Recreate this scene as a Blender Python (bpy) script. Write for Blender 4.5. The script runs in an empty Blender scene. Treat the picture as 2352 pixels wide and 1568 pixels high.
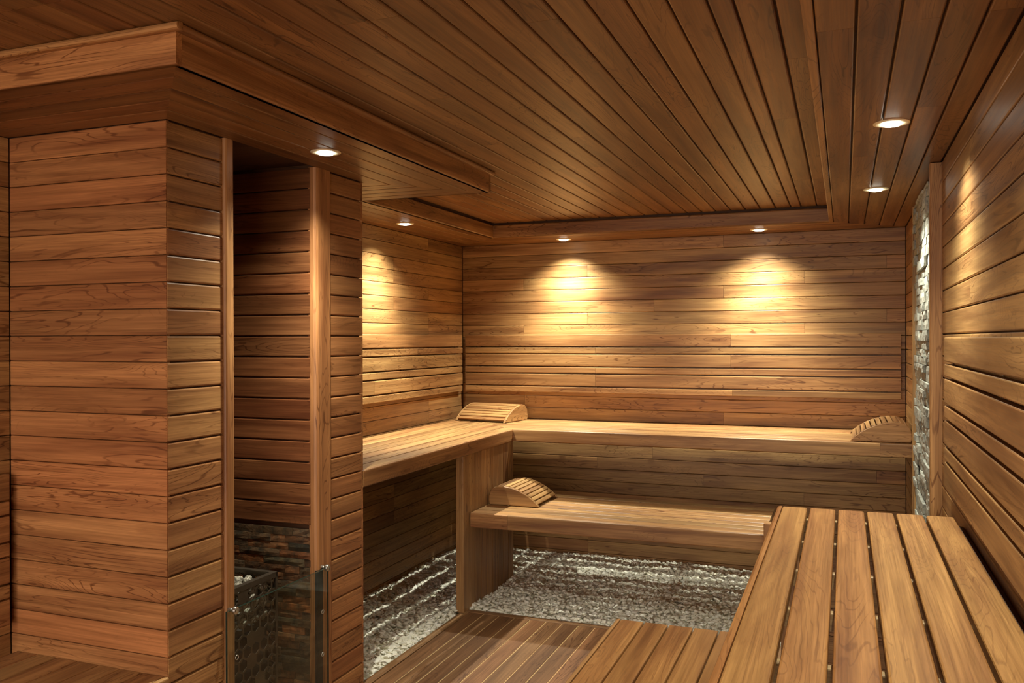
import bpy, bmesh, math, random
import numpy as np
from mathutils import Vector, Matrix

C = bpy.context.scene.collection
S = bpy.context.scene
V = Vector
rnd = random.Random(7)

# ------------------------------------------------------------------ camera, world, exposure
cam_d = bpy.data.cameras.new('camera')
cam = bpy.data.objects.new('camera', cam_d)
C.objects.link(cam)
cam_d.sensor_fit = 'HORIZONTAL'
cam_d.sensor_width = 36.0
cam_d.lens = 36.0 * 1984.13 / 2352.0
cam_d.clip_start = 0.02
RX = V((0.93326377, 0.35918236, -0.00260175))
DN = V((-0.00137945, -0.00365926, -0.99999235))
FW = V((-0.35918913, 0.93326022, -0.00291958))
mw = Matrix.Identity(4)
for i in range(3):
    mw[i][0] = RX[i]; mw[i][1] = -DN[i]; mw[i][2] = -FW[i]
mw[2][3] = 1.55
cam.matrix_world = mw
S.camera = cam

W = bpy.data.worlds.new('world')
S.world = W
W.use_nodes = True
W.node_tree.nodes['Background'].inputs[0].default_value = (1.0, 0.83, 0.70, 1)
W.node_tree.nodes['Background'].inputs[1].default_value = 4.9
S.view_settings.view_transform = 'Standard'
S.view_settings.look = 'None'
S.view_settings.gamma = 1.0
S.view_settings.use_curve_mapping = False
S.view_settings.exposure = 0.17
LAMP_W = 92.0
BEAM_W = 115.0
LAMP_COL = (1.0, 0.97, 0.80)
try:
    S.cycles.max_bounces = 10
    S.cycles.diffuse_bounces = 9
    S.cycles.sample_clamp_indirect = 6.0
    S.cycles.caustics_reflective = False
    S.cycles.caustics_refractive = False
except Exception:
    pass

# ------------------------------------------------------------------ measures (metres)
XL, XR, D = -2.70, 0.362, 5.973
ZS, ZC = 2.25, 2.35
PX, PY0, PY1 = -2.011, 2.17, 3.365          # heater enclosure
CX, CY0, CY1 = -1.58, 1.74, 3.825           # its cornice
YR = -1.3                                   # unseen rear opening, made to let in world fill light
ROW = 0.0857


# ------------------------------------------------------------------ materials
def new_mat(name):
    m = bpy.data.materials.new(name)
    m.use_nodes = True
    nt = m.node_tree
    b = nt.nodes['Principled BSDF']
    return m, nt, b


def wood_mat(name, light, dark, rough=0.42, ring=1.05, bump=0.12, spec=0.4):
    m, nt, b = new_mat(name)
    N = nt.nodes.new; L = nt.links.new
    tc = N('ShaderNodeTexCoord'); oi = N('ShaderNodeObjectInfo')
    mul = N('ShaderNodeMath'); mul.operation = 'MULTIPLY'; mul.inputs[1].default_value = 61.0
    L(oi.outputs['Random'], mul.inputs[0])
    cmb = N('ShaderNodeCombineXYZ')
    m2 = N('ShaderNodeMath'); m2.operation = 'MULTIPLY'; m2.inputs[1].default_value = 37.0
    L(oi.outputs['Random'], m2.inputs[0])
    L(mul.outputs[0], cmb.inputs[0]); L(m2.outputs[0], cmb.inputs[1]); L(mul.outputs[0], cmb.inputs[2])
    add = N('ShaderNodeVectorMath'); add.operation = 'ADD'
    L(tc.outputs['Object'], add.inputs[0]); L(cmb.outputs[0], add.inputs[1])

    def stretched(sx, sy, scale, detail, rough_, dist):
        mp = N('ShaderNodeMapping'); mp.inputs['Scale'].default_value = (sx, sy, sy)
        L(add.outputs[0], mp.inputs[0])
        n = N('ShaderNodeTexNoise'); n.inputs['Scale'].default_value = scale
        n.inputs['Detail'].default_value = detail; n.inputs['Roughness'].default_value = rough_
        n.inputs['Distortion'].default_value = dist
        L(mp.outputs[0], n.inputs['Vector'])
        return n.outputs[0]

    def math_(op, a, v):
        q = N('ShaderNodeMath'); q.operation = op
        L(a, q.inputs[0])
        if isinstance(v, (int, float)):
            q.inputs[1].default_value = v
        else:
            L(v, q.inputs[1])
        return q.outputs[0]

    def ramp(a, p0, p1, c0=(0, 0, 0, 1), c1=(1, 1, 1, 1)):
        r = N('ShaderNodeValToRGB')
        r.color_ramp.elements[0].position = p0; r.color_ramp.elements[1].position = p1
        r.color_ramp.elements[0].color = c0; r.color_ramp.elements[1].color = c1
        L(a, r.inputs[0])
        return r.outputs[0]

    field = stretched(0.9, 8.0, 1.0, 4.0, 0.40, 0.6)      # growth rings cut along the board
    mpk = N('ShaderNodeMapping'); mpk.inputs['Scale'].default_value = (1.5, 8.0, 8.0)
    L(add.outputs[0], mpk.inputs[0])
    vo = N('ShaderNodeTexVoronoi'); vo.inputs['Scale'].default_value = 1.0
    L(mpk.outputs[0], vo.inputs['Vector'])
    pick = math_('GREATER_THAN', vo.outputs['Color'], 0.58)
    swirl = math_('MULTIPLY', ramp(vo.outputs['Distance'], 0.0, 0.40, (1, 1, 1, 1), (0, 0, 0, 1)), pick)
    knot = math_('MULTIPLY', ramp(vo.outputs['Distance'], 0.05, 0.13, (1, 1, 1, 1), (0, 0, 0, 1)), pick)
    field = math_('ADD', field, math_('MULTIPLY', swirl, 0.22))
    rings = math_('SINE', math_('MULTIPLY', field, 78.0), 0.0)
    rings = ramp(math_('MULTIPLY', rings, rings), 0.90, 0.995)
    strong = math_('MAXIMUM', ramp(stretched(0.9, 5.0, 1.3, 2.0, 0.5, 0.2), 0.42, 0.62), swirl)
    fibre = stretched(3.0, 210.0, 1.0, 5.0, 0.70, 0.3)
    coarse = stretched(1.6, 60.0, 1.0, 3.0, 0.6, 0.2)
    streak = stretched(0.9, 13.0, 1.0, 3.0, 0.6, 0.5)
    broad = stretched(0.9, 5.0, 1.0, 5.0, 0.55, 0.6)

    def mix(kind, fac, a, b_):
        q = N('ShaderNodeMix'); q.data_type = 'RGBA'; q.blend_type = kind
        if isinstance(fac, (int, float)):
            q.inputs[0].default_value = fac
        else:
            L(fac, q.inputs[0])
        for s, x in ((6, a), (7, b_)):
            if isinstance(x, tuple):
                q.inputs[s].default_value = (*x, 1)
            else:
                L(x, q.inputs[s])
        return q.outputs[2]

    col = mix('MIX', ramp(streak, 0.30, 0.58), dark, light)
    col = mix('MULTIPLY', math_('MULTIPLY', ramp(broad, 0.53, 0.62), 0.50), col, (0.55, 0.44, 0.38))
    col = mix('MULTIPLY', math_('MULTIPLY', math_('MULTIPLY', rings, strong), ring * 0.8), col, (0.36, 0.26, 0.20))
    col = mix('MULTIPLY', math_('MULTIPLY', knot, 0.55 if ring > .5 else 0.2), col, (0.42, 0.30, 0.22))
    fb = ramp(fibre, 0.25, 0.75, (0.56, 0.52, 0.49, 1), (1.28, 1.28, 1.27, 1))
    cb_ = ramp(coarse, 0.30, 0.62, (0.76, 0.72, 0.68, 1), (1.08, 1.08, 1.08, 1))
    col = mix('MULTIPLY', 1.0, col, cb_)
    col = mix('MULTIPLY', 0.8, col, fb)
    col = mix('MULTIPLY', 1.0, col, oi.outputs['Color'])
    L(col, b.inputs['Base Color'])
    b.inputs['Roughness'].default_value = rough
    rr = math_('MULTIPLY', fibre, 0.25)
    rr = math_('ADD', rr, rough - 0.12)
    L(rr, b.inputs['Roughness'])
    b.inputs['Specular IOR Level'].default_value = spec
    bp = N('ShaderNodeBump'); bp.inputs['Strength'].default_value = bump; bp.inputs['Distance'].default_value = 0.002
    L(fibre, bp.inputs['Height']); L(bp.outputs[0], b.inputs['Normal'])
    return m


WOODB = wood_mat('bench_teak', (0.48, 0.245, 0.080), (0.29, 0.125, 0.040), ring=0.55, rough=0.38)
WOOD = wood_mat('teak', (0.470, 0.270, 0.105), (0.24, 0.112, 0.042))
DECKW = wood_mat('deck_teak', (0.27, 0.137, 0.060), (0.15, 0.072, 0.030), rough=0.5)
BACK = wood_mat('shadow_batten', (0.10, 0.045, 0.02), (0.07, 0.03, 0.014), rough=0.7)
PALE = wood_mat('pale_wood', (0.62, 0.42, 0.20), (0.52, 0.33, 0.15))


def plain(name, col, rough=0.5, metal=0.0, spec=0.5, noise=None, nscale=30, bump=0.0, obj_tone=False):
    m, nt, b = new_mat(name)
    N = nt.nodes.new; L = nt.links.new
    b.inputs['Base Color'].default_value = (*col, 1)
    b.inputs['Roughness'].default_value = rough
    b.inputs['Metallic'].default_value = metal
    b.inputs['Specular IOR Level'].default_value = spec
    if noise is not None:
        tc = N('ShaderNodeTexCoord'); n = N('ShaderNodeTexNoise')
        oi = N('ShaderNodeObjectInfo')
        mu = N('ShaderNodeMath'); mu.operation = 'MULTIPLY'; mu.inputs[1].default_value = 50
        L(oi.outputs['Random'], mu.inputs[0])
        ad = N('ShaderNodeVectorMath'); ad.operation = 'ADD'
        L(tc.outputs['Object'], ad.inputs[0]); L(mu.outputs[0], ad.inputs[1])
        L(ad.outputs[0], n.inputs['Vector'])
        n.inputs['Scale'].default_value = nscale; n.inputs['Detail'].default_value = 6
        n.inputs['Roughness'].default_value = 0.65
        r = N('ShaderNodeValToRGB')
        r.color_ramp.elements[0].position = 0.36; r.color_ramp.elements[1].position = 0.66
        r.color_ramp.elements[0].color = (*col, 1); r.color_ramp.elements[1].color = (*noise, 1)
        L(n.outputs[0], r.inputs[0])
        out = r.outputs[0]
        if obj_tone:
            q = N('ShaderNodeMix'); q.data_type = 'RGBA'; q.blend_type = 'MULTIPLY'; q.inputs[0].default_value = 1
            L(out, q.inputs[6]); L(oi.outputs['Color'], q.inputs[7]); out = q.outputs[2]
        L(out, b.inputs['Base Color'])
        if bump:
            bp = N('ShaderNodeBump'); bp.inputs['Strength'].default_value = bump; bp.inputs['Distance'].default_value = 0.006
            L(n.outputs[0], bp.inputs['Height']); L(bp.outputs[0], b.inputs['Normal'])
    return m


STONE = plain('split_quartzite', (0.23, 0.24, 0.21), 0.8, noise=(0.54, 0.55, 0.48), nscale=45, bump=0.6, obj_tone=True)
SLATE = plain('rust_slate', (0.035, 0.028, 0.018), 0.55, noise=(0.15, 0.085, 0.04), nscale=26, bump=0.7, obj_tone=True)
MORTAR = plain('grout', (0.15, 0.14, 0.11), 0.9, noise=(0.10, 0.085, 0.06), nscale=60)
CONC = plain('concrete', (0.16, 0.14, 0.11), 0.9, noise=(0.22, 0.20, 0.16), nscale=20)
BRASS = plain('pale_brass', (0.86, 0.74, 0.50), 0.42)
STEEL = plain('brushed_steel', (0.60, 0.62, 0.58), 0.28, metal=1.0)
CAGE = plain('dark_steel', (0.085, 0.065, 0.048), 0.42, metal=0.7, noise=(0.11, 0.085, 0.06), nscale=20)
ROCK = plain('heater_rock', (0.10, 0.085, 0.06), 0.75, noise=(0.80, 0.74, 0.60), nscale=3.2, bump=0.8, obj_tone=True)
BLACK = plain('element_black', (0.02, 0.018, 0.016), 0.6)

# gravel: per chip tone from a mesh attribute
GRAVEL, nt, b = new_mat('limestone_chip')
at = nt.nodes.new('ShaderNodeAttribute'); at.attribute_name = 'tone'
rp = nt.nodes.new('ShaderNodeValToRGB')
rp.color_ramp.elements[0].color = (0.76, 0.74, 0.61, 1); rp.color_ramp.elements[1].color = (0.94, 0.94, 0.86, 1)
rp.color_ramp.elements.new(0.5).color = (0.87, 0.86, 0.745, 1)
nt.links.new(at.outputs['Fac'], rp.inputs[0]); nt.links.new(rp.outputs[0], b.inputs['Base Color'])
b.inputs['Roughness'].default_value = 0.75

# lamp lens
LENS, nt, b = new_mat('lamp_lens')
b.inputs['Base Color'].default_value = (0.9, 0.9, 0.85, 1)
b.inputs['Emission Color'].default_value = (0.95, 1.0, 0.86, 1)
b.inputs['Emission Strength'].default_value = 14.0

# thin pane of glass
GLASS, nt, b = new_mat('clear_glass')
nt.nodes.remove(b)
lw = nt.nodes.new('ShaderNodeLayerWeight'); lw.inputs[0].default_value = 0.5
pw = nt.nodes.new('ShaderNodeMath'); pw.operation = 'POWER'; pw.inputs[1].default_value = 5.0
fr = nt.nodes.new('ShaderNodeMath'); fr.operation = 'MULTIPLY_ADD'; fr.inputs[1].default_value = 0.9; fr.inputs[2].default_value = 0.035
nt.links.new(lw.outputs['Facing'], pw.inputs[0]); nt.links.new(pw.outputs[0], fr.inputs[0])
tr = nt.nodes.new('ShaderNodeBsdfTransparent'); tr.inputs[0].default_value = (0.88, 0.92, 0.89, 1)
gl = nt.nodes.new('ShaderNodeBsdfGlossy'); gl.inputs['Roughness'].default_value = 0.02
mx = nt.nodes.new('ShaderNodeMixShader')
nt.links.new(fr.outputs[0], mx.inputs[0]); nt.links.new(tr.outputs[0], mx.inputs[1]); nt.links.new(gl.outputs[0], mx.inputs[2])
nt.links.new(mx.outputs[0], nt.nodes['Material Output'].inputs[0])
GEDGE = plain('glass_edge', (0.012, 0.028, 0.02), 0.2, spec=0.6)


# ------------------------------------------------------------------ object helpers
def tag(o, label=None, cat=None, group=None, kind=None):
    if label: o['label'] = label
    if cat: o['category'] = cat
    if group: o['group'] = group
    if kind: o['kind'] = kind
    return o


def link(name, me, parent=None, mtx=None):
    o = bpy.data.objects.new(name, me)
    C.objects.link(o)
    if parent is not None:
        o.parent = parent
        if mtx is not None:
            base = WORLD.get(parent.name, Matrix.Identity(4))
            o.matrix_local = base.inverted() @ mtx
    elif mtx is not None:
        o.matrix_local = mtx
    WORLD[o.name] = mtx if mtx is not None else (WORLD.get(parent.name, Matrix.Identity(4)) if parent else Matrix.Identity(4))
    return o


WORLD = {}


def empty(name, loc, label, cat, group=None, rz=0.0):
    o = bpy.data.objects.new(name, None)
    o.empty_display_size = 0.1
    C.objects.link(o)
    m = Matrix.Translation(loc) @ Matrix.Rotation(rz, 4, 'Z')
    o.matrix_local = m
    WORLD[o.name] = m
    return tag(o, label, cat, group)


def mesh(name, verts, faces, mat, smooth=False):
    me = bpy.data.meshes.new(name)
    me.from_pydata([tuple(v) for v in verts], [], faces)
    for m in (mat if isinstance(mat, (list, tuple)) else [mat]):
        me.materials.append(m)
    if smooth:
        me.polygons.foreach_set('use_smooth', [True] * len(me.polygons))
    me.update()
    return me


def boxes(lst):
    vs, fs = [], []
    for (x0, y0, z0, x1, y1, z1) in lst:
        k = len(vs)
        vs += [(x0, y0, z0), (x1, y0, z0), (x1, y1, z0), (x0, y1, z0), (x0, y0, z1), (x1, y0, z1), (x1, y1, z1), (x0, y1, z1)]
        fs += [tuple(k + i for i in f) for f in ((0, 3, 2, 1), (4, 5, 6, 7), (0, 1, 5, 4), (1, 2, 6, 5), (2, 3, 7, 6), (3, 0, 4, 7))]
    return vs, fs


def box_obj(name, b6, mat, parent=None):
    vs, fs = boxes([b6])
    c = V(((b6[0] + b6[3]) / 2, (b6[1] + b6[4]) / 2, (b6[2] + b6[5]) / 2))
    return link(name, mesh(name, [V(v) - c for v in vs], fs, mat), parent, Matrix.Translation(c))


PLANKS = {}


def plank_mesh(L, w, t, r, s0, s1, er, mat):
    """board along X, width along Y, face at z=0, back at z=-t; s0,s1 skew its ends, er rounds them"""
    key = (round(L, 3), round(w, 4), t, r, round(s0, 3), round(s1, 3), er, mat.name)
    if key in PLANKS:
        return PLANKS[key]
    h = w / 2

    def prof(i):     # shrink by i
        hh = h - i
        return [(-hh, -t), (-hh, -r - i), (-hh + .3 * r, -.3 * r - i), (-hh + r, -i), (hh - r, -i), (hh - .3 * r, -.3 * r - i), (hh, -r - i), (hh, -t)]
    rings = []
    if er:
        rings = [(-L / 2, s0, er), (-L / 2 + er * .3, s0, er * .3), (-L / 2 + er, s0, 0), (L / 2 - er, s1, 0), (L / 2 - er * .3, s1, er * .3), (L / 2, s1, er)]
    else:
        rings = [(-L / 2, s0, 0), (L / 2, s1, 0)]
    vs, fs = [], []
    for x, s, i in rings:
        vs += [(x + s * y, y, z) for y, z in prof(i)]
    n = 8
    for k in range(len(rings) - 1):
        for j in range(n):
            a, b_ = k * n + j, k * n + (j + 1) % n
            fs.append((a, a + n, b_ + n, b_))
    fs.append(tuple(range(n)))
    m = (len(rings) - 1) * n
    fs.append(tuple(m + n - 1 - j for j in range(n)))
    fs = [tuple(reversed(f)) for f in fs]
    me = mesh('plank', vs, fs, mat)
    bm = bmesh.new(); bm.from_mesh(me); bmesh.ops.recalc_face_normals(bm, faces=bm.faces); bm.to_mesh(me); bm.free()
    PLANKS[key] = me
    return me


def tone(o, v=1.0, spread=0.13, red=0.0):
    k = v * (1 + rnd.uniform(-spread, spread))
    h = rnd.uniform(-.05, .05) + red
    o.color = (k * (1 + h * .25), k * (1 - h), k * (1 - h * 1.1), 1)


def plank(parent, p0, p1, n, w, t=.014, r=.003, s0=0.0, s1=0.0, er=0.0, mat=None, name='plank', v=1.0, red=0.0, spread=.13):
    p0, p1, n = V(p0), V(p1), V(n)
    X = (p1 - p0); L = X.length; X.normalize()
    Y = n.cross(X)
    M = Matrix.Identity(4)
    c = (p0 + p1) / 2
    for i in range(3):
        M[i][0] = X[i]; M[i][1] = Y[i]; M[i][2] = n[i]; M[i][3] = c[i]
    o = link(name, plank_mesh(L, w, t, r, s0, s1, er, mat or WOOD), parent, M)
    tone(o, v, spread, red)
    return o


def split(a, b, joints, gap=.0012):
    pts = [a] + sorted(j for j in joints if a + .03 < j < b - .03) + [b]
    return [(pts[i] + (gap / 2 if i else 0), pts[i + 1] - (gap / 2 if i < len(pts) - 2 else 0)) for i in range(len(pts) - 1)]


def structure(name, bx, mat, label, cat):
    vs, fs = boxes(bx)
    o = link(name, mesh(name, vs, fs, mat))
    return tag(o, label, cat, kind='structure')


def rows(z0=0.0):
    """the common grid of wall boards: (centre, width) from the soffit down"""
    out = []
    k = 0
    while ZS - ROW * (k + 1) > z0 - .10:
        out.append(ZS - ROW * (k + .5)); k += 1
    return out


# ------------------------------------------------------------------ setting: floor and walls
floor = structure('floor', [(XL - 1.6, YR - 4.5, -.12, XR + 1.6, D + .1, -.05)], CONC, 'grey concrete base slab beneath the gravel and decking', 'floor')  # runs on unseen past the rear opening to block world light from below

wall_back = structure('wall_back', [(XL - .1, D + .012, -.05, XR + .1, D + .12, 2.6)], BACK,
                      'end wall of horizontal honey teak boards behind the upper bench', 'wall')
bj = {0: [-.764], 1: [], 2: [-1.72, .251], 3: [-2.206, -.244], 4: [-.764], 5: [-1.236], 6: [-1.72, .251], 7: [-2.206, -.244],
      17: [-1.25], 18: [-1.65, .19], 19: [-.9], 20: [-.25], 21: [-1.3], 22: [-1.9, -.2], 16: [-.6], 23: [-.75]}
for k, z in enumerate(rows()):
    for a, b_ in split(XL + .004, XR - .004, bj.get(k, [rnd.choice((-2.2, -1.72, -1.236, -.764))])):
        plank(wall_back, (a, D, z), (b_, D, z), (0, -1, 0), ROW - .0022, spread=.16)

wall_left = structure('wall_left', [(XL - .12, YR, -.05, XL - .012, D + .012, 2.6)], BACK,
                      'left side wall of horizontal teak boards running past the heater enclosure', 'wall')
for k, z in enumerate(rows()):
    for y0, y1, js in ((YR, PY0 - .003, [rnd.choice((.2, .7, 1.1))]), (PY1 + .003, D - .003, [rnd.choice((3.9, 4.35, 4.9, 5.4))])):
        for a, b_ in split(y0, y1, js):
            plank(wall_left, (XL, b_, z), (XL, a, z), (1, 0, 0), ROW - .0022, spread=.16)

wall_right = structure('wall_right', [(XR + .012, YR, -.05, XR + .12, D + .012, 2.6)], BACK,
                       'right side wall of wide horizontal teak boards beside the slatted bench', 'wall')
for k, z in enumerate(rows()):
    for y0, y1, js in ((YR, 3.858, [rnd.choice((.3, .9, 1.4, 2.6, 3.0))]), (5.102, D - .003, [])):
        for a, b_ in split(y0, y1, js):
            plank(wall_right, (XR, a, z), (XR, b_, z), (-1, 0, 0), ROW - .004, r=.004, spread=.10, red=-.01)

wall_front = structure('wall_front', [(XL - .1, YR - .10, 2.24, XR + .1, YR, 2.6), (XL - .1, YR - .10, -.05, -2.62, YR, 2.24), (.28, YR - .10, -.05, XR + .1, YR, 2.24)], WOOD,  # added out of view to shape the world light coming in from behind
                       'unseen teak head and jambs added behind the viewer around the opening for fill light', 'wall')
# split-face stone strip let into the right wall, between a post and a slim trim
wall_stone = structure('wall_stone', [(XR + .002, 3.86, 0, XR + .0115, 5.062, ZS)], MORTAR,
                       'tall strip of pale grey split-face stone blocks between two teak posts', 'stone cladding')
SM = {}


RELIEF = [.0022]


def rough_block(l, h, t, seed):
    key = (round(l, 2), round(h, 3), seed)
    if key in SM: return SM[key]
    r_ = random.Random(seed * 31 + int(l * 1000))
    nx = max(2, int(l / .04))
    vs, fs = [], []
    for i in range(nx + 1):
        for j in range(3):
            e = (i in (0, nx)) or j != 1
            vs.append((-l / 2 + l * i / nx, -h / 2 + h * j / 2, RELIEF[0] * ((0 if e else 1) + r_.uniform(-1, 1))))
    for i in range(nx):
        for j in range(2):
            a = i * 3 + j
            fs.append((a, a + 3, a + 4, a + 1))
    k = len(vs)
    vs += [(-l / 2, -h / 2, -t), (l / 2, -h / 2, -t), (l / 2, h / 2, -t), (-l / 2, h / 2, -t)]
    bl = [i * 3 for i in range(nx + 1)]; tp = [i * 3 + 2 for i in range(nx + 1)]
    fs += [tuple([k, k + 1] + bl[::-1]), tuple([k + 2, k + 3] + tp), (k + 3, k, 0, 1, 2), (k + 1, k + 2, nx * 3 + 2, nx * 3 + 1, nx * 3)]
    me = mesh('stone', vs, fs, MATNOW[0])
    SM[key] = me
    return me


MATNOW = [STONE]


def stone(parent, c, X, n, l, h, t, seed, v, rusty=None):
    X, n = V(X), V(n); Y = n.cross(X)
    M = Matrix.Identity(4)
    for i in range(3):
        M[i][0] = X[i]; M[i][1] = Y[i]; M[i][2] = n[i]; M[i][3] = c[i]
    o = link('stone', rough_block(l, h, t, seed), parent, M)
    o.color = (v, v, v, 1) if rusty is None else (v * rusty[0], v * rusty[1], v * rusty[2], 1)
    return o


z = .004
ri = 0
while z < ZS - .02:
    h = rnd.choice((.036, .04, .044, .05))
    h = min(h, ZS - .003 - z)
    y = 3.862 - rnd.uniform(0, .1)
    while y < 5.05:
        l = rnd.choice((.09, .13, .16, .19, .23))
        a, b_ = max(y, 3.862), min(y + l, 5.058)
        if b_ - a > .03:
            p = rnd.choice((.006, .009, .012, .016, .022))
            stone(wall_stone, (XR - p, (a + b_) / 2, z + h / 2), (0, 1, 0), (-1, 0, 0), round(b_ - a - .003, 2), h - .003, p + .004, rnd.randint(0, 5), rnd.uniform(.8, 1.12))
        y += l
    z += h
    ri += 1

tr1 = link('trim_1', plank_mesh(ZS - .004, .040, .046, .005, 0, 0, .002, WOOD)); tag(tr1, 'square teak post closing the stone strip, nearer to the slatted bench', 'post', kind='structure')
tr1.matrix_local = Matrix.Translation((.319, 3.84, ZS / 2)) @ Matrix(((0, 0, -1, 0), (0, 1, 0, 0), (1, 0, 0, 0), (0, 0, 0, 1)))
tone(tr1, 1.1, 0, .04)
tr2 = link('trim_2', plank_mesh(ZS - .004, .036, .026, .003, 0, 0, 0, WOOD)); tag(tr2, 'slim teak trim along the far edge of the stone strip', 'trim', kind='structure')
tr2.matrix_local = Matrix.Translation((.338, 5.082, ZS / 2)) @ Matrix(((0, 0, -1, 0), (0, 1, 0, 0), (1, 0, 0, 0), (0, 0, 0, 1)))
tone(tr2, 1.1, 0)

# ------------------------------------------------------------------ ceiling
ceiling = structure('ceiling', [(XL - .1, YR, ZC + .012, XR + .1, D + .1, ZC + .2)], BACK,
                    'raised teak plank ceiling with boards running away towards the end wall', 'ceiling')
cb = [-.0865, -.155, -.246, -.305, -.393, -.484, -.574, -.664, -.755, -.844, -.934, -1.026, -1.118, -1.21, -1.303, -1.40,
      -1.508, -1.603, -1.692, -1.782, -1.88, -1.97, -2.069, -2.16, -2.268]
for i in range(len(cb) - 1):
    xa, xb = cb[i], cb[i + 1]
    x = (xa + xb) / 2
    j = [1.525] if x < -1.62 else [rnd.choice((2.06, 2.6, 1.9, 3.3, .9))]
    if rnd.random() < .5: j.append(rnd.choice((3.9, 4.6)))
    for a, b_ in split(YR, 5.538, j):
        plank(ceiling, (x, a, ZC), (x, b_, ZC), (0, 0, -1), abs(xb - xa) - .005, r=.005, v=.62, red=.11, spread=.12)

soffit = structure('ceiling_soffit', [(XL, PY1, ZS + .012, -2.29, D + .012, ZC + .012), (-2.29, 5.56, ZS + .012, -.066, D + .012, ZC + .012),
                                      (-.066, YR, ZS + .012, XR + .012, D + .012, ZC + .012), (XL, YR, ZS + .012, -2.29, CY0 + .02, ZC + .012),
                                      (XL, CY0 + .02, ZS + .012, CX - .02, CY1 - .02, ZC + .012)], BACK,
                   'lowered teak soffit carrying the downlights around the room and the heater enclosure', 'soffit')
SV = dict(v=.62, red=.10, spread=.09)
nz = (0, 0, -1)
# left soffit: boards along Y, mitred at the far corner (-2.27,5.54) -> (-2.70,5.973)
for i in range(5):
    w = .43 / 5
    x = -2.27 - w * (i + .5)
    ye = 5.54 + (-2.27 - x) * (.433 / .43)
    # axis along +Y, n=-Z: local Y = n x X = (0,0,-1)x(0,1,0) = (1,0,0)
    plank(soffit, (x, CY1, ZS), (x, ye, ZS), nz, w - .0045, s1=-.433 / .43, **SV)
    plank(soffit, (x, YR, ZS), (x, CY0 - .001, ZS), nz, w - .0045, **SV)
# back soffit along X, mitred at both ends
for i in range(5):
    w = .433 / 5
    y = 5.54 + w * (i + .5)
    d = y - 5.54
    # axis +X: local Y = (0,0,-1)x(1,0,0) = (0,-1,0)
    plank(soffit, (-2.27 - d * .43 / .433, y, ZS), (-.086 + d * .448 / .433, y, ZS), nz, w - .0045, s0=.43 / .433, s1=-.448 / .433, **SV)
# right soffit along Y
rb = [-.062, .025, .115, .203, .288, .362]
for i in range(5):
    x = (rb[i] + rb[i + 1]) / 2
    ye = 5.54 + (x + .086) * (.433 / .448)
    for k, (a, b_) in enumerate(split(YR, ye, [rnd.choice((2.1, 2.9, 3.6))])):
        plank(soffit, (x, a, ZS), (x, b_, ZS), nz, rb[i + 1] - rb[i] - .005, r=.004, s1=(.433 / .448 if b_ == ye else 0), **SV)
plank(soffit, (-.074, YR, ZS - .004), (-.074, 5.545, ZS - .004), nz, .024, r=.004, name='edge_trim', v=.9, red=.04)
# fascias of the tray
FZ = ZS + .0435
plank(soffit, (-2.27, 5.54, FZ), (-.086, 5.54, FZ), (0, -1, 0), .087, t=.02, r=.008, name='fascia', v=.9, red=.03)
plank(soffit, (-2.27, 5.54, FZ), (-2.27, CY1, FZ), (1, 0, 0), .087, t=.02, r=.006, name='fascia', v=.85, red=.03)
plank(soffit, (-2.27, CY0, FZ), (-2.27, YR, FZ), (1, 0, 0), .087, t=.02, r=.006, name='fascia', v=.85, red=.03)
plank(soffit, (-.086, YR, FZ), (-.086, 5.54, FZ), (-1, 0, 0), .087, t=.02, r=.006, name='fascia', v=.85, red=.03)
# cornice round the heater enclosure
dx = CX - PX
for i in range(5):
    w = dx / 5
    t_ = (i + .5) / 5
    y = PY0 - (PY0 - CY0) * t_
    xe = PX + dx * t_
    wy = (PY0 - CY0) / 5
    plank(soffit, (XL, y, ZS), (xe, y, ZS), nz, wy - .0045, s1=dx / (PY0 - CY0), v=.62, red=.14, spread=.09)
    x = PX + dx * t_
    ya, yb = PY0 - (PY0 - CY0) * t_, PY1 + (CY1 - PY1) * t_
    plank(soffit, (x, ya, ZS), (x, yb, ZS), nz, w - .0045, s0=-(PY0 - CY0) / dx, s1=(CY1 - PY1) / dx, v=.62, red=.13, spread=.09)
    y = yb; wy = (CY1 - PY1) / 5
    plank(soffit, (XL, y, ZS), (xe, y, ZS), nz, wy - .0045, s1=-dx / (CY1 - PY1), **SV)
plank(soffit, (-2.27, CY0, FZ), (CX, CY0, FZ), (0, -1, 0), .087, t=.02, r=.006, name='fascia', v=1.08, red=.14)
plank(soffit, (CX, CY0 + .0203, FZ), (CX, CY1, FZ), (1, 0, 0), .087, t=.02, r=.006, name='fascia', v=1.0, red=.13)
plank(soffit, (CX, CY1, FZ), (-2.27, CY1, FZ), (0, 1, 0), .087, t=.02, r=.006, name='fascia', v=.9, red=.05)
CZ = ZS + .0905
plank(soffit, (-2.27, CY0 - .022, CZ), (CX + .022, CY0 - .022, CZ), (0, -1, 0), .019, t=.022, r=.008, name='crown_moulding', v=.95, red=.06)
plank(soffit, (CX + .022, CY0 + .0003, CZ), (CX + .022, CY1 + .008, CZ), (1, 0, 0), .019, t=.022, r=.008, name='crown_moulding', v=.9, red=.06)

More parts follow.
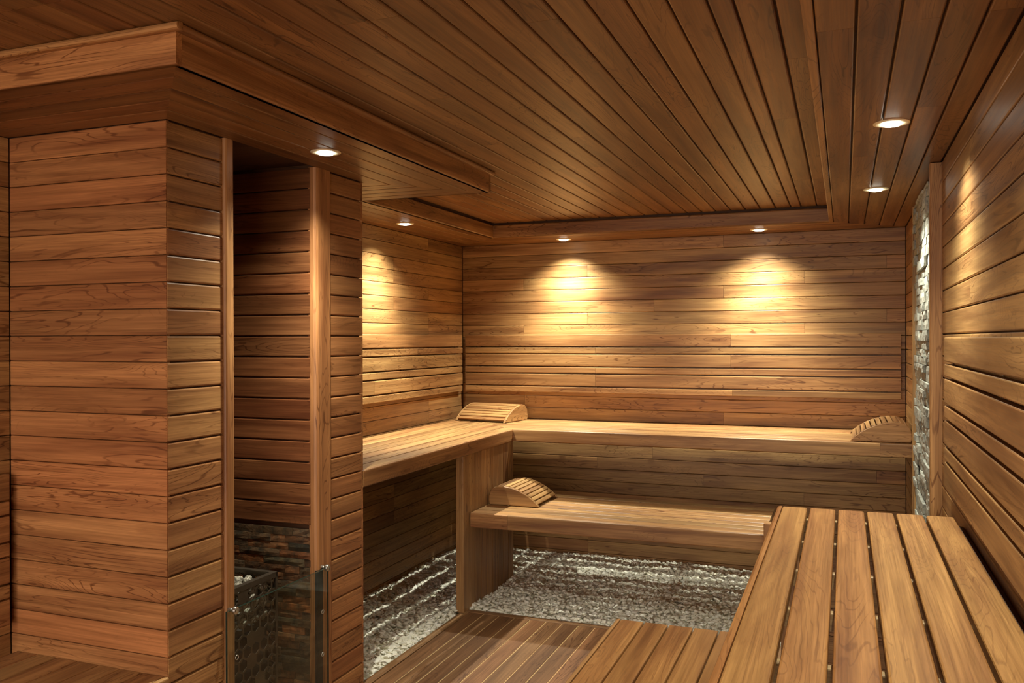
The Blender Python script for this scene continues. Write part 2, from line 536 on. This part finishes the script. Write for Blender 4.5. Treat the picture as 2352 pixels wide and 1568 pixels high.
# ------------------------------------------------------------------ heater enclosure
EV = dict(v=1.02, red=.17)
encl = structure('wall_enclosure', [(XL - .01, PY0 + .012, -.05, PX - .012, 2.470, ZS + .012), (XL - .01, 2.994, -.05, PX - .012, PY1 - .012, ZS + .012),
                                    (XL - .01, 2.470, -.05, -2.672, 2.994, ZS + .012)], BACK,
                 'square teak-clad enclosure with a tall open alcove for the heater', 'enclosure')
SLT = 2.25 - .771 - .70     # top of the slate, z = 0.78
for k, z in enumerate(rows()):
    plank(encl, (XL + .002, PY0, z), (PX - .002, PY0, z), (0, -1, 0), ROW - .0018, spread=.16, **EV)
    plank(encl, (PX, PY0 + .003, z), (PX, 2.434, z), (1, 0, 0), ROW - .004, r=.005, v=.98, red=.08, spread=.12)
    plank(encl, (PX, 3.099, z), (PX, PY1 - .002, z), (1, 0, 0), ROW - .004, r=.005, v=.88, red=.15, spread=.08)
    plank(encl, (PX, PY1, z), (XL + .002, PY1, z), (0, 1, 0), ROW - .002, **EV)
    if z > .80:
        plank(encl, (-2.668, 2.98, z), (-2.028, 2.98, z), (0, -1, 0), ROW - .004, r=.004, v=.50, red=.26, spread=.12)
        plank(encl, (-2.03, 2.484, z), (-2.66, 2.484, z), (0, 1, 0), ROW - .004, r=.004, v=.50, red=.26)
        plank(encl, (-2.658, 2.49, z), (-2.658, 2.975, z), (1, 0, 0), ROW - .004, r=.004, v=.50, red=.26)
# corner trims of the opening (boards standing on end)
plank(encl, (PX + .012, 2.4585, 0), (PX + .012, 2.4585, ZS - .001), (1, 0, 0), .046, t=.040, r=.008, name='corner_trim', v=1.05, red=.10, spread=.02)
plank(encl, (PX + .014, 3.040, 0), (PX + .014, 3.040, ZS - .001), (1, 0, 0), .114, t=.038, r=.014, name='corner_trim', v=.98, red=.12, spread=.02)
# ledger stone lining of the alcove
MATNOW[0] = SLATE
RELIEF[0] = .0012
SM.clear()
z = .002
while z < .775:
    h = min(.031, .777 - z)
    x = -2.668 - rnd.uniform(0, .1)
    while x < -2.03:
        l = rnd.choice((.07, .11, .15, .2))
        a, b_ = max(x, -2.668), min(x + l, -2.030)
        if b_ - a > .02:
            ru = rnd.choice(((1, 1, 1), (1.0, 1.0, .9), (1.9, 1.2, .8), (1.5, 1.15, .9), (.6, .75, .75)))
            stone(encl, ((a + b_) / 2, 2.984 - rnd.uniform(0, .004), z + h / 2), (1, 0, 0), (0, -1, 0), round(b_ - a - .002, 2), h - .0022, .012, rnd.randint(0, 5), rnd.uniform(.6, 1.5), ru)
        x += l
    for (a, b_, X, n, f) in ((2.49, 2.975, (0, 1, 0), (1, 0, 0), lambda m: (-2.660, m, 0)), (-2.655, -2.04, (-1, 0, 0), (0, 1, 0), lambda m: (m, 2.482, 0))):
        q = a
        while q < b_ - .05:
            l = min(rnd.choice((.18, .26)), b_ - q)
            c = V(f(q + l / 2)); c.z = z + h / 2
            stone(encl, c, X, n, round(l - .003, 2), h - .002, .011, rnd.randint(0, 5), rnd.uniform(.6, 1.3), (1.3, 1.1, .9))
            q += l
    z += .031
box_obj('grout_bed', (-2.668, 2.9865, 0, -2.028, 2.9935, .776), MORTAR, encl)
box_obj('dark_strip', (PX - .0235, 2.984, 0, PX + .0146, 3.022, .612), BLACK, encl)  # plain black strip down the inner edge of the far corner trim

# ------------------------------------------------------------------ decking
deck = structure('floor_deck', [(-2.03, YR, -.05, -.24, 4.52, -.022)], BACK, 'dark brown teak decking between the benches and the gravel', 'decking')
plank(deck, (-2.038, 4.506, .002), (-.23, 4.506, .002), (0, 0, 1), .046, t=.024, mat=DECKW, name='border_board', v=.9)
plank(deck, (-2.016, YR, .002), (-2.016, 4.482, .002), (0, 0, 1), .044, t=.024, mat=DECKW, name='border_board', v=1.5, red=-.05)
for i in range(20):
    x = -1.992 + .0925 * (i + .5)
    if x > -.25: break
    plank(deck, (x, YR, 0), (x, 4.482, 0), (0, 0, 1), .0875, t=.02, r=.003, mat=DECKW, spread=.22)
    if i:
        o = plank(deck, (x - .04625, YR, -.0015), (x - .04625, 4.482, -.0015), (0, 0, 1), 0.006, t=.015, r=.001, mat=PALE, name='groove_strip', v=1.0)


# ------------------------------------------------------------------ benches
def bench_label(o, *a):
    return tag(o, *a)


G = .0085
up = empty('sauna_bench', (-2.0, 5.22, 0), 'L-shaped upper slatted teak bench turning along the left and end walls', 'bench')
UZ = .9625
XI, YI = -2.010, 5.235          # inner corner of the L
XO, YO = -2.672, 5.946
n_l = 7
wl = (XI - .018 - XO) / n_l
for i in range(n_l):
    x = XI - .018 - wl * (i + .5)
    ye = YI + (XI - x) * (YO - YI) / (XI - XO)
    # axis +Y, n=+Z: local Y = Z x Y = -X
    plank(up, (x, PY1 + .004, UZ), (x, ye, UZ), (0, 0, 1), wl - G, t=.024, r=.004, s1=(YO - YI) / (XI - XO), name='slat', v=1.0)
n_b = 8
wb = (YO - YI - .018) / n_b
for i in range(n_b):
    y = YI + .018 + wb * (i + .5)
    xs = XI - (y - YI) * (XI - XO) / (YO - YI)
    plank(up, (xs + .003, y, UZ), (XR - .004, y, UZ), (0, 0, 1), wb - G, t=.024, r=.004, s0=-(XI - XO) / (YO - YI), name='slat', v=1.0)
plank(up, (XI, YI + .0, UZ - .038), (XI, PY1 + .004, UZ - .038), (1, 0, 0), .076, t=.018, r=.006, name='front_board', v=.9, red=.05)
for a, b_ in split(XI, XR - .004, [.185]):
    plank(up, (a, YI, UZ - .038), (b_, YI, UZ - .038), (0, -1, 0), .076, t=.018, r=.006, name='front_board', v=.9, red=.05)
for y in (3.55, 4.05, 4.55, 5.05):
    plank(up, (XO, y, UZ - .0245), (XI - .02, y, UZ - .0245), (0, 0, 1), .04, t=.04, name='batten', v=.9)
for x in (-1.9, -1.35, -.8, -.25, .3):
    plank(up, (x, YI + .02, UZ - .0245), (x, YO, UZ - .0245), (0, 0, 1), .04, t=.04, name='batten', v=.9)
# panel carrying its corner
pan = box_obj('support_panel', (-2.055, 4.545, 0.0, -2.031, 5.250, UZ - .077), BACK, up)
po = plank(pan, (-2.013, 4.501, 0.0), (-2.013, 4.501, UZ - .077), (1, 0, 0), .088, t=.045, r=.004, name='post', v=.85, red=.05, spread=.02)
nb = 8
for i in range(nb):
    w = (5.262 - 4.546) / nb
    y = 4.546 + w * (i + .5)
    plank(pan, (-2.018, y, -.04), (-2.018, y, UZ - .077), (1, 0, 0), w - .003, t=.012, r=.004, name='board', v=.85, red=.03, spread=.16)

lo = empty('sauna_bench', (-1.2, 4.9, 0), 'lower slatted teak bench standing over gravel along the end wall', 'bench')
LZ = .552
LY0, LY1 = 4.545, 5.285
for a, b_ in split(-2.008, -.384, [-1.78]):
    plank(lo, (a, LY0, LZ - .042), (b_, LY0, LZ - .042), (0, -1, 0), .084, t=.018, r=.007, name='front_board', v=.92, red=.06)
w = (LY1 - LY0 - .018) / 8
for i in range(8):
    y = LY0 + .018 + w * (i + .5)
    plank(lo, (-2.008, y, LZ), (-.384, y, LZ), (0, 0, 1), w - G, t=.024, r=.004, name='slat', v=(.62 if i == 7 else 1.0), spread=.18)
for x in (-1.85, -1.3, -.75):
    plank(lo, (x, LY0 + .02, LZ - .0245), (x, LY1, LZ - .0245), (0, 0, 1), .04, t=.04, name='batten', v=.9)
plank(lo, (-.364, 4.5, 0.0), (-.364, 4.5, .618), (0, -1, 0), .034, t=.06, r=.004, name='end_panel', v=1.15)

rt = empty('sauna_bench', (.07, 1.0, 0), 'tall slatted teak bench along the right wall, six wide boards', 'bench')
RZ = .965
RY = 3.152
for i in range(6):
    x = -.202 + .0905 * i + .041
    plank(rt, (x, YR, RZ), (x, RY, RZ), (0, 0, 1), .0815, t=.026, r=.005, er=.007, mat=WOODB, name='slat', v=1.0, red=.0, spread=.09)
plank(rt, (-.2205, YR, RZ - .0405), (-.2205, RY + .004, RZ - .0405), (-1, 0, 0), .081, t=.0175, r=.009, er=.006, mat=WOODB, name='front_board', v=1.0)
for k in range(13):
    y = RY - .05 - .345 * k
    if y < YR: break
    plank(rt, (-.20, y, RZ - .030), (.33, y, RZ - .030), (0, 0, 1), .024, t=.04, mat=PALE, name='batten', v=.75)
for i in range(10):
    z = .02 + .0905 * (i + .5)
    if z + .04 < RZ - .075:
        plank(rt, (-.195, RY - .085, z), (.330, RY - .085, z), (0, 1, 0), .089, t=.018, name='end_board', v=.85)
for y in (RY - .13, 1.2):
    for x in (-.17, .28):
        plank(rt, (x, y, 0), (x, y, RZ - .072), (0, -1, 0), .06, t=.045, name='leg', v=.9)
    plank(rt, (-.14, y, .16), (.25, y, .16), (0, -1, 0), .06, t=.03, name='rail', v=.9)
plank(rt, (.3475, YR, RZ - .03), (.3475, RY, RZ - .03), (0, 0, 1), .026, t=.03, mat=BACK, name='wall_ledger')

st = empty('sauna_bench', (-.5, 1.0, 0), 'low slatted teak step bench in front of the tall right bench', 'bench')
TZ = .49
TY = 3.193
for i in range(6):
    x = -.790 + .0915 * i + .0435
    plank(st, (x, YR, TZ), (x, TY, TZ), (0, 0, 1), .086, t=.024, r=.004, er=.004, mat=WOODB, name='slat', v=.82, red=.03, spread=.07)
plank(st, (-.8085, YR, TZ - .04), (-.8085, TY + .002, TZ - .04), (-1, 0, 0), .08, t=.016, r=.005, name='front_board', v=.86)
for k in range(12):
    y = TY - .05 - .36 * k
    if y < YR: break
    plank(st, (-.79, y, TZ - .0245), (-.25, y, TZ - .0245), (0, 0, 1), .04, t=.04, name='batten', v=.8)
for y in (TY - .1, 1.3):
    for x in (-.75, -.29):
        plank(st, (x, y, 0), (x, y, TZ - .066), (0, -1, 0), .06, t=.045, name='leg', v=.85)

lf = empty('sauna_bench', (-2.3, 1.0, 0), 'low slatted teak bench against the front of the heater enclosure', 'bench')
FZB = .478
for i in range(7):
    x = -2.022 - .0925 * (i + .5)
    plank(lf, (x, YR, FZB), (x, PY0 - .004, FZB), (0, 0, 1), .0875, t=.024, r=.003, name='slat', v=.82, red=.06, spread=.10)
    if i:
        plank(lf, (x + .04625, YR, FZB - .004), (x + .04625, PY0 - .004, FZB - .004), (0, 0, 1), .0045, t=.014, r=.001, mat=PALE, name='groove_strip', v=.9)
plank(lf, (-2.004, PY0 - .004, FZB - .04), (-2.004, YR, FZB - .04), (1, 0, 0), .08, t=.017, r=.005, name='front_board', v=.9)
for y in (2.0, 1.2):
    plank(lf, (-2.05, y, 0), (-2.05, y, FZB - .026), (0, -1, 0), .05, t=.05, name='leg', v=.85)
    plank(lf, (-2.62, y, 0), (-2.62, y, FZB - .026), (0, -1, 0), .05, t=.05, name='leg', v=.85)


# ------------------------------------------------------------------ backrests
def backrest(label, z_top, z_end, p, q, n, joints, wide=.084, narrow=.042, gap=.008, t=.02, v=1.0, red=0.0, er=.004, battens=(), bt=.0135):
    p, q, n = V(p), V(q), V(n)
    o = empty('backrest', (p + q) / 2, label, 'backrest')
    d = (q - p).normalized(); L = (q - p).length
    z = z_top; k = 0
    while z - (narrow if k % 2 else wide) > z_end - .01:
        w = narrow if k % 2 else wide
        for a, b_ in split(0, L, joints.get(k, [])):
            A, B = p + d * a, p + d * b_
            A.z = B.z = z - w / 2
            plank(o, A, B, n, w, t=t, r=.004, er=er if (a == 0 and b_ == L) else 0, name='slat', v=v, red=red, spread=.09)
        z -= w + gap; k += 1
    for s in battens:
        A = p + d * s - n * (t + .0005)
        B = A.copy()
        A.z = z + .02; B.z = z_top - .03
        plank(o, A, B, n, .04, t=bt, name='batten', v=.7)
    return o


backrest('slatted teak backrest on the end wall above the upper bench', 1.58, 1.08, (-2.662, D - .035, 0), (.331, D - .035, 0), (0, -1, 0),
         {0: [1.95], 1: [1.01], 2: [1.95], 3: [1.01], 4: [1.01], 5: [1.96], 6: [1.01]}, battens=(.1, 1.0, 1.95, 2.9))
backrest('slatted teak backrest on the left wall beyond the heater enclosure', 1.58, 1.08, (XL + .035, 5.896, 0), (XL + .035, PY1 + .004, 0), (1, 0, 0),
         {1: [.9], 4: [1.3]}, battens=(.06, .9, 1.7, 2.4))
backrest('slatted teak backrest on the right wall over the tall bench', 1.552, 1.00, (.335, YR, 0), (.335, 3.462, 0), (-1, 0, 0), {}, wide=.087, narrow=.044, gap=.009,
         er=.005, battens=(.6, 1.4, 2.2, 3.0, 3.7, 4.35, 4.72), v=.98, bt=.0055)
backrest('slatted teak backrest on the left wall over the low bench before the enclosure', 1.093, .55, (XL + .035, PY0 - .03, 0), (XL + .035, YR, 0), (1, 0, 0), {}, wide=.087, narrow=.044, gap=.006,
         v=.9, red=.08, battens=(.1, 1.0, 2.0, 3.0))


# ------------------------------------------------------------------ headrests
PROF = [(0, 0), (.006, .014), (.05, .045), (.12, .078), (.21, .103), (.31, .116), (.41, .119), (.52, .112), (.62, .103)]
PROF = [(0.000, .004), (.010, .018), (.045, .048), (.085, .074), (.130, .095), (.175, .109), (.220, .116), (.262, .114), (.292, .102), (.310, .082), (.318, .056), (.320, .028), (.314, .004)]


def headrest(loc, rz, width, label, v=1.0):
    """profile rises along local +X, slats run along local Y"""
    h = empty('headrest', loc, label, 'headrest', None, rz)
    base = WORLD[h.name]
    T = .017
    for y0 in (0, width - T):
        pts = PROF
        n = len(pts)
        vs = [(x, 0, z) for x, z in pts] + [(x, T, z) for x, z in pts]
        fs = [tuple(range(n)), tuple(reversed(range(n, 2 * n)))] + [(i, i + n, (i + 1) % n + n, (i + 1) % n) for i in range(n)]
        me = mesh('side_panel', vs, fs, WOOD)
        bm = bmesh.new(); bm.from_mesh(me)
        bmesh.ops.recalc_face_normals(bm, faces=bm.faces)
        bmesh.ops.bevel(bm, geom=[e for e in bm.edges if abs(e.verts[0].co.y - e.verts[1].co.y) < 1e-6], offset=.003, segments=1, affect='EDGES')
        bm.to_mesh(me); bm.free()
        o = link('side_panel', me, h, base @ Matrix.Translation((0, y0, 0)))
        tone(o, v, .06)
    # slats along the curve
    pts = [V((x, 0, z)) for x, z in PROF[1:11]]
    seg = [(pts[i + 1] - pts[i]).length for i in range(len(pts) - 1)]
    tot = sum(seg)

    def at_(s):
        for i, l in enumerate(seg):
            if s <= l or i == len(seg) - 1:
                return pts[i].lerp(pts[i + 1], min(1, s / l)), (pts[i + 1] - pts[i]).normalized()
            s -= l
    ns = 12
    for i in range(ns):
        c, d = at_(tot * (i + .5) / ns)
        nrm = V((-d.z, 0, d.x))
        if nrm.z < 0 and nrm.x < 0: nrm = -nrm
        c = c + nrm * .002
        A = base @ V((c.x, T - .004, c.z)); B = base @ V((c.x, width - T + .004, c.z))
        N_ = (base.to_3x3() @ nrm).normalized()
        plank(h, A, B, N_, tot / ns - .006, t=.010, r=.003, name='slat', v=v, spread=.10)
    return h


# low front edge faces -Y on the corner one: rise along +Y => rotate local X to +Y (90 deg) and mirror along
headrest((-2.205, 5.585, UZ), math.radians(90 + -14 + 4), .42, 'curved slatted wooden headrest in the corner of the upper bench', 1.12)
headrest((.030, 5.272, UZ), 0.0, .44, 'curved slatted wooden headrest at the right end of the upper bench', .95)
h3 = headrest((-1.682, 5.165, LZ), math.radians(180), .36, 'curved slatted wooden headrest on the lower bench against the panel', 1.0)

# ------------------------------------------------------------------ gravel
rg = np.random.default_rng(5)


def chip_proto(seed):
    r_ = random.Random(seed)
    bm = bmesh.new()
    for _ in range(9):
        p = V((r_.gauss(0, 1), r_.gauss(0, 1), r_.gauss(0, 1))).normalized()
        bm.verts.new((p.x * .019, p.y * .0135 * r_.uniform(.8, 1.2), p.z * .0075))
    res = bmesh.ops.convex_hull(bm, input=bm.verts[:])
    bmesh.ops.delete(bm, geom=[g for g in res['geom_interior'] if isinstance(g, bmesh.types.BMVert)], context='VERTS')
    bmesh.ops.triangulate(bm, faces=bm.faces[:])
    bm.verts.index_update()
    vs = np.array([v.co[:] for v in bm.verts]); fs = np.array([[v.index for v in f.verts] for f in bm.faces])
    bm.free()
    return vs, fs


protos = [chip_proto(s) for s in range(14)]
chips = []


def scatter(x0, x1, y0, y1, dens):
    n = int((x1 - x0) * (y1 - y0) * dens)
    for _ in range(n):
        x, y = rg.uniform(x0, x1), rg.uniform(y0, y1)
        mound = .006 * math.sin(x * 9 + 1.3) * math.sin(y * 7.3)
        chips.append((x, y, mound + rg.uniform(-.017, .005)))


scatter(XL + .004, -2.060, PY1 + .006, D - .004, 4200)
scatter(-2.052, XR - .01, 4.548, D - .004, 4200)
scatter(-.215, XR - .02, 3.2, 4.548, 1500)
cx = np.array(chips)
camp = np.array((0, 0, 1.55))
cd = cx - camp
zc = cd @ np.array(FW)
px = 1176 + 1984.13 * (cd @ np.array(RX)) / zc
py = 784 + 1984.13 * (cd @ np.array(DN)) / zc
vis = (px > 838) & (px < 1690) & (py < 1560) & (py > 1200) & (cx[:, 2] > -.008)
vis &= ~((cx[:, 0] < -2.05) & (px < 842))
order = np.argsort(np.where(vis, zc, 99))
near = set(order[:300].tolist())


def rot_matrix():
    a, b_, c = rg.uniform(0, 6.283), rg.normal(0, .30), rg.normal(0, .30)
    return (Matrix.Rotation(a, 3, 'Z') @ Matrix.Rotation(b_, 3, 'X') @ Matrix.Rotation(c, 3, 'Y'))


gravel = empty('gravel_bed', (-1.2, 5.2, -.05), 'bed of pale angular limestone chips around and under the benches', 'gravel')
gbase = WORLD[gravel.name]
chip_meshes = []
for i in range(30):
    vs, fs = protos[i % 14]
    me = mesh('chip', vs, [tuple(f) for f in fs.tolist()], GRAVEL)
    a = me.attributes.new('tone', 'FLOAT', 'POINT')
    a.data.foreach_set('value', np.full(len(vs), rg.uniform(0, 1), dtype=np.float32))
    chip_meshes.append(me)
AV, AF, AT = [], [], []
off = 0
for i, (x, y, z) in enumerate(chips):
    R_ = rot_matrix(); s = rg.uniform(.85, 1.7)
    if i in near:
        M = Matrix.Translation((x, y, z)) @ R_.to_4x4() @ Matrix.Scale(s, 4)
        link('stone', chip_meshes[i % 30], gravel, M)
    else:
        vs, fs = protos[i % 14]
        AV.append(vs * s @ np.array(R_).T + np.array((x, y, z)))
        AF.append(fs + off); off += len(vs)
        AT.append(np.full(len(vs), rg.uniform(0, 1), dtype=np.float32))
# the packed layer under the loose chips
for (x0, x1, y0, y1) in ((XL + .012, -2.052, PY1 + .012, D - .012), (-2.052, XR - .01, 4.548, D - .012), (-.215, XR - .02, 3.2, 4.548)):
    nx, ny = int((x1 - x0) / .03), int((y1 - y0) / .03)
    gx, gy = np.meshgrid(np.linspace(x0, x1, nx + 1), np.linspace(y0, y1, ny + 1))
    q = np.stack([gx.ravel() , gy.ravel(), rg.uniform(-.020, -.010, gx.size)], 1)
    i0 = (np.arange(ny)[:, None] * (nx + 1) + np.arange(nx)[None, :]).ravel()
    f = np.concatenate([np.stack([i0, i0 + 1, i0 + nx + 2], 1), np.stack([i0, i0 + nx + 2, i0 + nx + 1], 1)])
    AV.append(q); AF.append(f + off); off += len(q)
    AT.append(rg.uniform(0, .6, len(q)).astype(np.float32))
AV = np.concatenate(AV) - np.array((-1.2, 5.2, -.05)); AF = np.concatenate(AF); AT = np.concatenate(AT)
gm = bpy.data.meshes.new('loose_gravel')
gm.vertices.add(len(AV)); gm.vertices.foreach_set('co', AV.ravel())
gm.loops.add(AF.size); gm.loops.foreach_set('vertex_index', AF.ravel())
gm.polygons.add(len(AF)); gm.polygons.foreach_set('loop_start', np.arange(0, AF.size, 3))
gm.update(calc_edges=True)
a = gm.attributes.new('tone', 'FLOAT', 'POINT'); a.data.foreach_set('value', AT)
gm.materials.append(GRAVEL)
g = bpy.data.objects.new('loose_gravel', gm); C.objects.link(g); g.parent = gravel
g['kind'] = 'stuff'


# ------------------------------------------------------------------ heater
HX0, HX1, HY0, HY1, HZ = -2.52, -2.10, 2.515, 2.86, .632
heater = empty('sauna_heater', (-2.31, 2.69, 0), 'dark steel heater cage with hexagon holes inside the stone-lined alcove', 'heater')


def hex_panel(w, h, seed):
    """panel in local X (0..w), Z (0..h), thickness along -Y"""
    r_ = random.Random(seed)
    R0, bar, T = .0285, .0045, .003
    vs, fs = [], []
    sx, sz = R0 * math.sqrt(3), R0 * 1.5
    top, side = .020, .012

    def quad(a, b_, c, d):
        k = len(vs); vs.extend([a, b_, c, d]); fs.append((k, k + 1, k + 2, k + 3))
    row = 0
    zc_ = side
    while zc_ < h - top + R0:
        xc = side + (sx / 2 if row % 2 else 0)
        while xc < w - side + sx / 2:
            out = []; inn = []
            for k in range(6):
                an = math.radians(60 * k + 30)
                clampx = lambda q: min(max(q, side * .5), w - side * .5)
                clampz = lambda q: min(max(q, 0.0), h - top * .6)
                out.append((clampx(xc + R0 * math.cos(an)), clampz(zc_ + R0 * math.sin(an))))
                inn.append((clampx(xc + (R0 - bar) * math.cos(an)), clampz(zc_ + (R0 - bar) * math.sin(an))))
            full = r_.random() < .17
            if full:
                k0 = len(vs)
                vs.extend([(x, 0, z) for x, z in out]); fs.append(tuple(range(k0 + 5, k0 - 1, -1)))
            else:
                for k in range(6):
                    a, b_ = out[k], out[(k + 1) % 6]
                    c, d = inn[(k + 1) % 6], inn[k]
                    quad((a[0], 0, a[1]), (d[0], 0, d[1]), (c[0], 0, c[1]), (b_[0], 0, b_[1]))
                    quad((d[0], 0, d[1]), (d[0], T, d[1]), (c[0], T, c[1]), (c[0], 0, c[1]))
            xc += sx
        zc_ += sz; row += 1
    v2, f2 = boxes([(0, -.001, h - top, w, T, h), (0, -.001, 0, side, T, h), (w - side, -.001, 0, w, T, h), (0, -.001, 0, w, T, side)])
    k0 = len(vs)
    vs.extend(v2); fs.extend([tuple(i + k0 for i in f) for f in f2])
    return mesh('mesh_panel', vs, fs, CAGE)


def panel_at(w, seed, origin, rz):
    me = hex_panel(w, HZ - .02, seed)
    return link('mesh_panel', me, heater, Matrix.Translation(origin) @ Matrix.Rotation(rz, 4, 'Z'))


panel_at(HY1 - HY0, 1, (HX1, HY0, .02), math.radians(90))       # faces +X
panel_at(HX1 - HX0, 2, (HX0, HY0, .02), 0)                      # faces -Y
panel_at(HX1 - HX0, 3, (HX1, HY1, .02), math.radians(180))      # faces +Y
panel_at(HY1 - HY0, 4, (HX0, HY1, .02), math.radians(-90))      # faces -X
for b6 in ((HX0, HY0, HZ - .004, HX0 + .022, HY1, HZ), (HX1 - .022, HY0, HZ - .004, HX1, HY1, HZ), (HX0 + .022, HY0, HZ - .004, HX1 - .022, HY0 + .022, HZ), (HX0 + .022, HY1 - .022, HZ - .004, HX1 - .022, HY1, HZ)):
    box_obj('rim', b6, CAGE, heater)
box_obj('burner_box', (HX0 + .03, HY0 + .03, .03, HX1 - .03, HY1 - .03, .435), BLACK, heater)
for x in (HX0 + .03, HX1 - .03):
    for y in (HY0 + .03, HY1 - .03):
        box_obj('foot', (x - .02, y - .02, 0, x + .02, y + .02, .022), CAGE, heater)


def rock_mesh(seed):
    bm = bmesh.new(); bmesh.ops.create_icosphere(bm, subdivisions=3, radius=1)
    r_ = random.Random(seed)
    ds = [(V((r_.gauss(0, 1), r_.gauss(0, 1), r_.gauss(0, 1))).normalized(), r_.uniform(.55, .9)) for _ in range(13)]
    for v in bm.verts:
        c = v.co.copy()
        for d, k in ds:
            q = c.dot(d)
            if q > k: c -= d * (q - k) * .92
        c *= 1 + .05 * math.sin(c.x * 9 + seed) * math.sin(c.y * 11) + .03 * math.sin(c.z * 23 + c.x * 17)
        v.co = c
    me = bpy.data.meshes.new('rock'); bm.to_mesh(me); bm.free()
    me.materials.append(ROCK)
    return me


rms = [rock_mesh(s) for s in range(6)]
k = 0
for iz, z in enumerate((.470, .528, .586)):
    for ix in range(7):
        for iy in range(5):
            x = HX0 + .040 + ix * .0565 + rnd.uniform(-.004, .004)
            y = HY0 + .044 + iy * .064 + rnd.uniform(-.005, .005)
            rr = rnd.uniform(.023, .027)
            o = bpy.data.objects.new('sauna_stone', rms[k % 6]); C.objects.link(o)
            o.location = (x, y, z + rnd.uniform(-.005, .008)); o.rotation_euler = (rnd.uniform(0, 6), rnd.uniform(0, 6), rnd.uniform(0, 6))
            o.scale = (rr * rnd.uniform(.95, 1.1), rr, rr * rnd.uniform(.85, 1))
            vv = rnd.uniform(.6, 1.15); o.color = (vv, vv, vv, 1)
            tag(o, 'rough brown and white stone piled in the dark heater cage', 'stone', 'sauna stones in the heater cage')
            k += 1

# ------------------------------------------------------------------ glass guard
guard = empty('glass_guard', (-1.985, 2.74, 0), 'clear glass guard on steel studs across the alcove opening', 'glass guard')
GX, GY0, GY1, GZ0, GZ1 = -1.978, 2.408, 3.030, .06, .617
vs, fs = boxes([(-.004, GY0, GZ0, .004, GY1, GZ1)])
vs = [V(v) for v in vs]
c = V((GX, 0, 0))
me = mesh('pane', [v + V((0, -2.74, 0)) for v in vs], fs, [GLASS, GEDGE])
for p in me.polygons:
    if abs(p.normal.x) < .5: p.material_index = 1
link('pane', me, guard, Matrix.Translation((GX, 2.74, 0)))


def disc(name, parent, c, axis, r, t, mat, seg=24, r_in=0.0, dome=.0):
    vs, fs = [], []
    for i in range(seg):
        a = 2 * math.pi * i / seg
        ca, sa = math.cos(a), math.sin(a)
        for (rr, zz) in ((r, 0), (r, t * .75), (r * .9, t), (r_in, t + dome), (r_in, 0)):
            vs.append((ca * rr, sa * rr, zz))
    for i in range(seg):
        j = (i + 1) % seg
        for k_ in range(4):
            fs.append((i * 5 + k_, j * 5 + k_, j * 5 + k_ + 1, i * 5 + k_ + 1))
        if r_in: fs.append((i * 5 + 4, j * 5 + 4, j * 5, i * 5))
    me = mesh(name, vs, fs, mat, True)
    q = V((0, 0, 1)).rotation_difference(V(axis)).to_matrix().to_4x4()
    return link(name, me, parent, Matrix.Translation(c) @ q)


for y, z in ((GY0 + .035, GZ1 - .004), (GY1 - .017, GZ1 + .003), (GY0 + .035, .12), (GY1 - .017, .12)):
    o = disc('stud', guard, (GX + .0045, y, z), (1, 0, 0), .0135, .012, STEEL)
    disc('standoff', guard, (PX + .014, y, z), (1, 0, 0), .007, .0145, STEEL)
for y, z in ((2.985, .448), (2.984, .276), (2.456, .446), (2.456, .27)):
    disc('eyelet', guard, (GX + .0045, y, z), (1, 0, 0), .009, .002, STEEL, r_in=.0065)


# ------------------------------------------------------------------ downlights
def downlight(x, y, label, power=1.0, size=126, beam=1.0):
    o = empty('downlight', (x, y, ZS), label, 'downlight', 'recessed downlights in the soffit')
    disc('rim', o, (x, y, ZS + .001), (0, 0, -1), .056, .005, BRASS, seg=32, r_in=.031)
    vs, fs = [], []
    seg = 20
    for i in range(seg):
        a = 2 * math.pi * i / seg
        for rr, zz in ((.0315, -.001), (.027, -.006), (.016, -.008)):
            vs.append((rr * math.cos(a), rr * math.sin(a), zz))
    vs.append((0, 0, -.0085))
    for i in range(seg):
        j = (i + 1) % seg
        for k_ in range(2):
            fs.append((i * 3 + k_, i * 3 + k_ + 1, j * 3 + k_ + 1, j * 3 + k_))
        fs.append((i * 3 + 2, seg * 3, j * 3 + 2))
    link('lens', mesh('lens', vs, fs, LENS, True), o, Matrix.Translation((x, y, ZS - .003)))
    ld = bpy.data.lights.new('lamp', 'SPOT')
    ld.energy = LAMP_W * power
    ld.color = LAMP_COL
    ld.spot_size = math.radians(size)
    ld.spot_blend = 1.0
    ld.shadow_soft_size = .012
    l = bpy.data.objects.new('lamp', ld); C.objects.link(l); l.parent = o
    l.location = (0, 0, -.016)
    if beam:
        ld = ld.copy(); ld.energy = BEAM_W * beam; ld.spot_size = math.radians(82)
        l = bpy.data.objects.new('beam', ld); C.objects.link(l); l.parent = o
        l.location = (0, 0, -.017)
    return o


downlight(-1.808, 2.765, 'round downlight in the cornice above the heater alcove opening', power=.6, beam=.6)
downlight(-2.480, 4.646, 'round downlight in the left soffit over the upper bench')
downlight(-1.839, 5.796, 'round downlight in the end soffit, nearer the left corner')
downlight(-.513, 5.764, 'round downlight in the end soffit, nearer the right corner')
downlight(.144, 3.071, 'round downlight in the right soffit, nearer the camera', power=.6, beam=.2)
downlight(.139, 4.407, 'round downlight in the right soffit, nearer the end wall', power=.6, beam=.2)
downlight(.144, 1.735, 'unseen round downlight added in the right soffit over the tall bench, before the two in view', power=.35, beam=.2)  # out-of-view lamp added to light the near part of the room
downlight(.144, .400, 'unseen round downlight added in the right soffit beside the camera position', power=.35, beam=.2)  # another unseen lamp, added for light at the front end
downlight(-2.480, .75, 'unseen round downlight added in the left soffit over the low bench', power=.5, beam=.3)  # unseen lamp added on the left to light the area before the enclosure
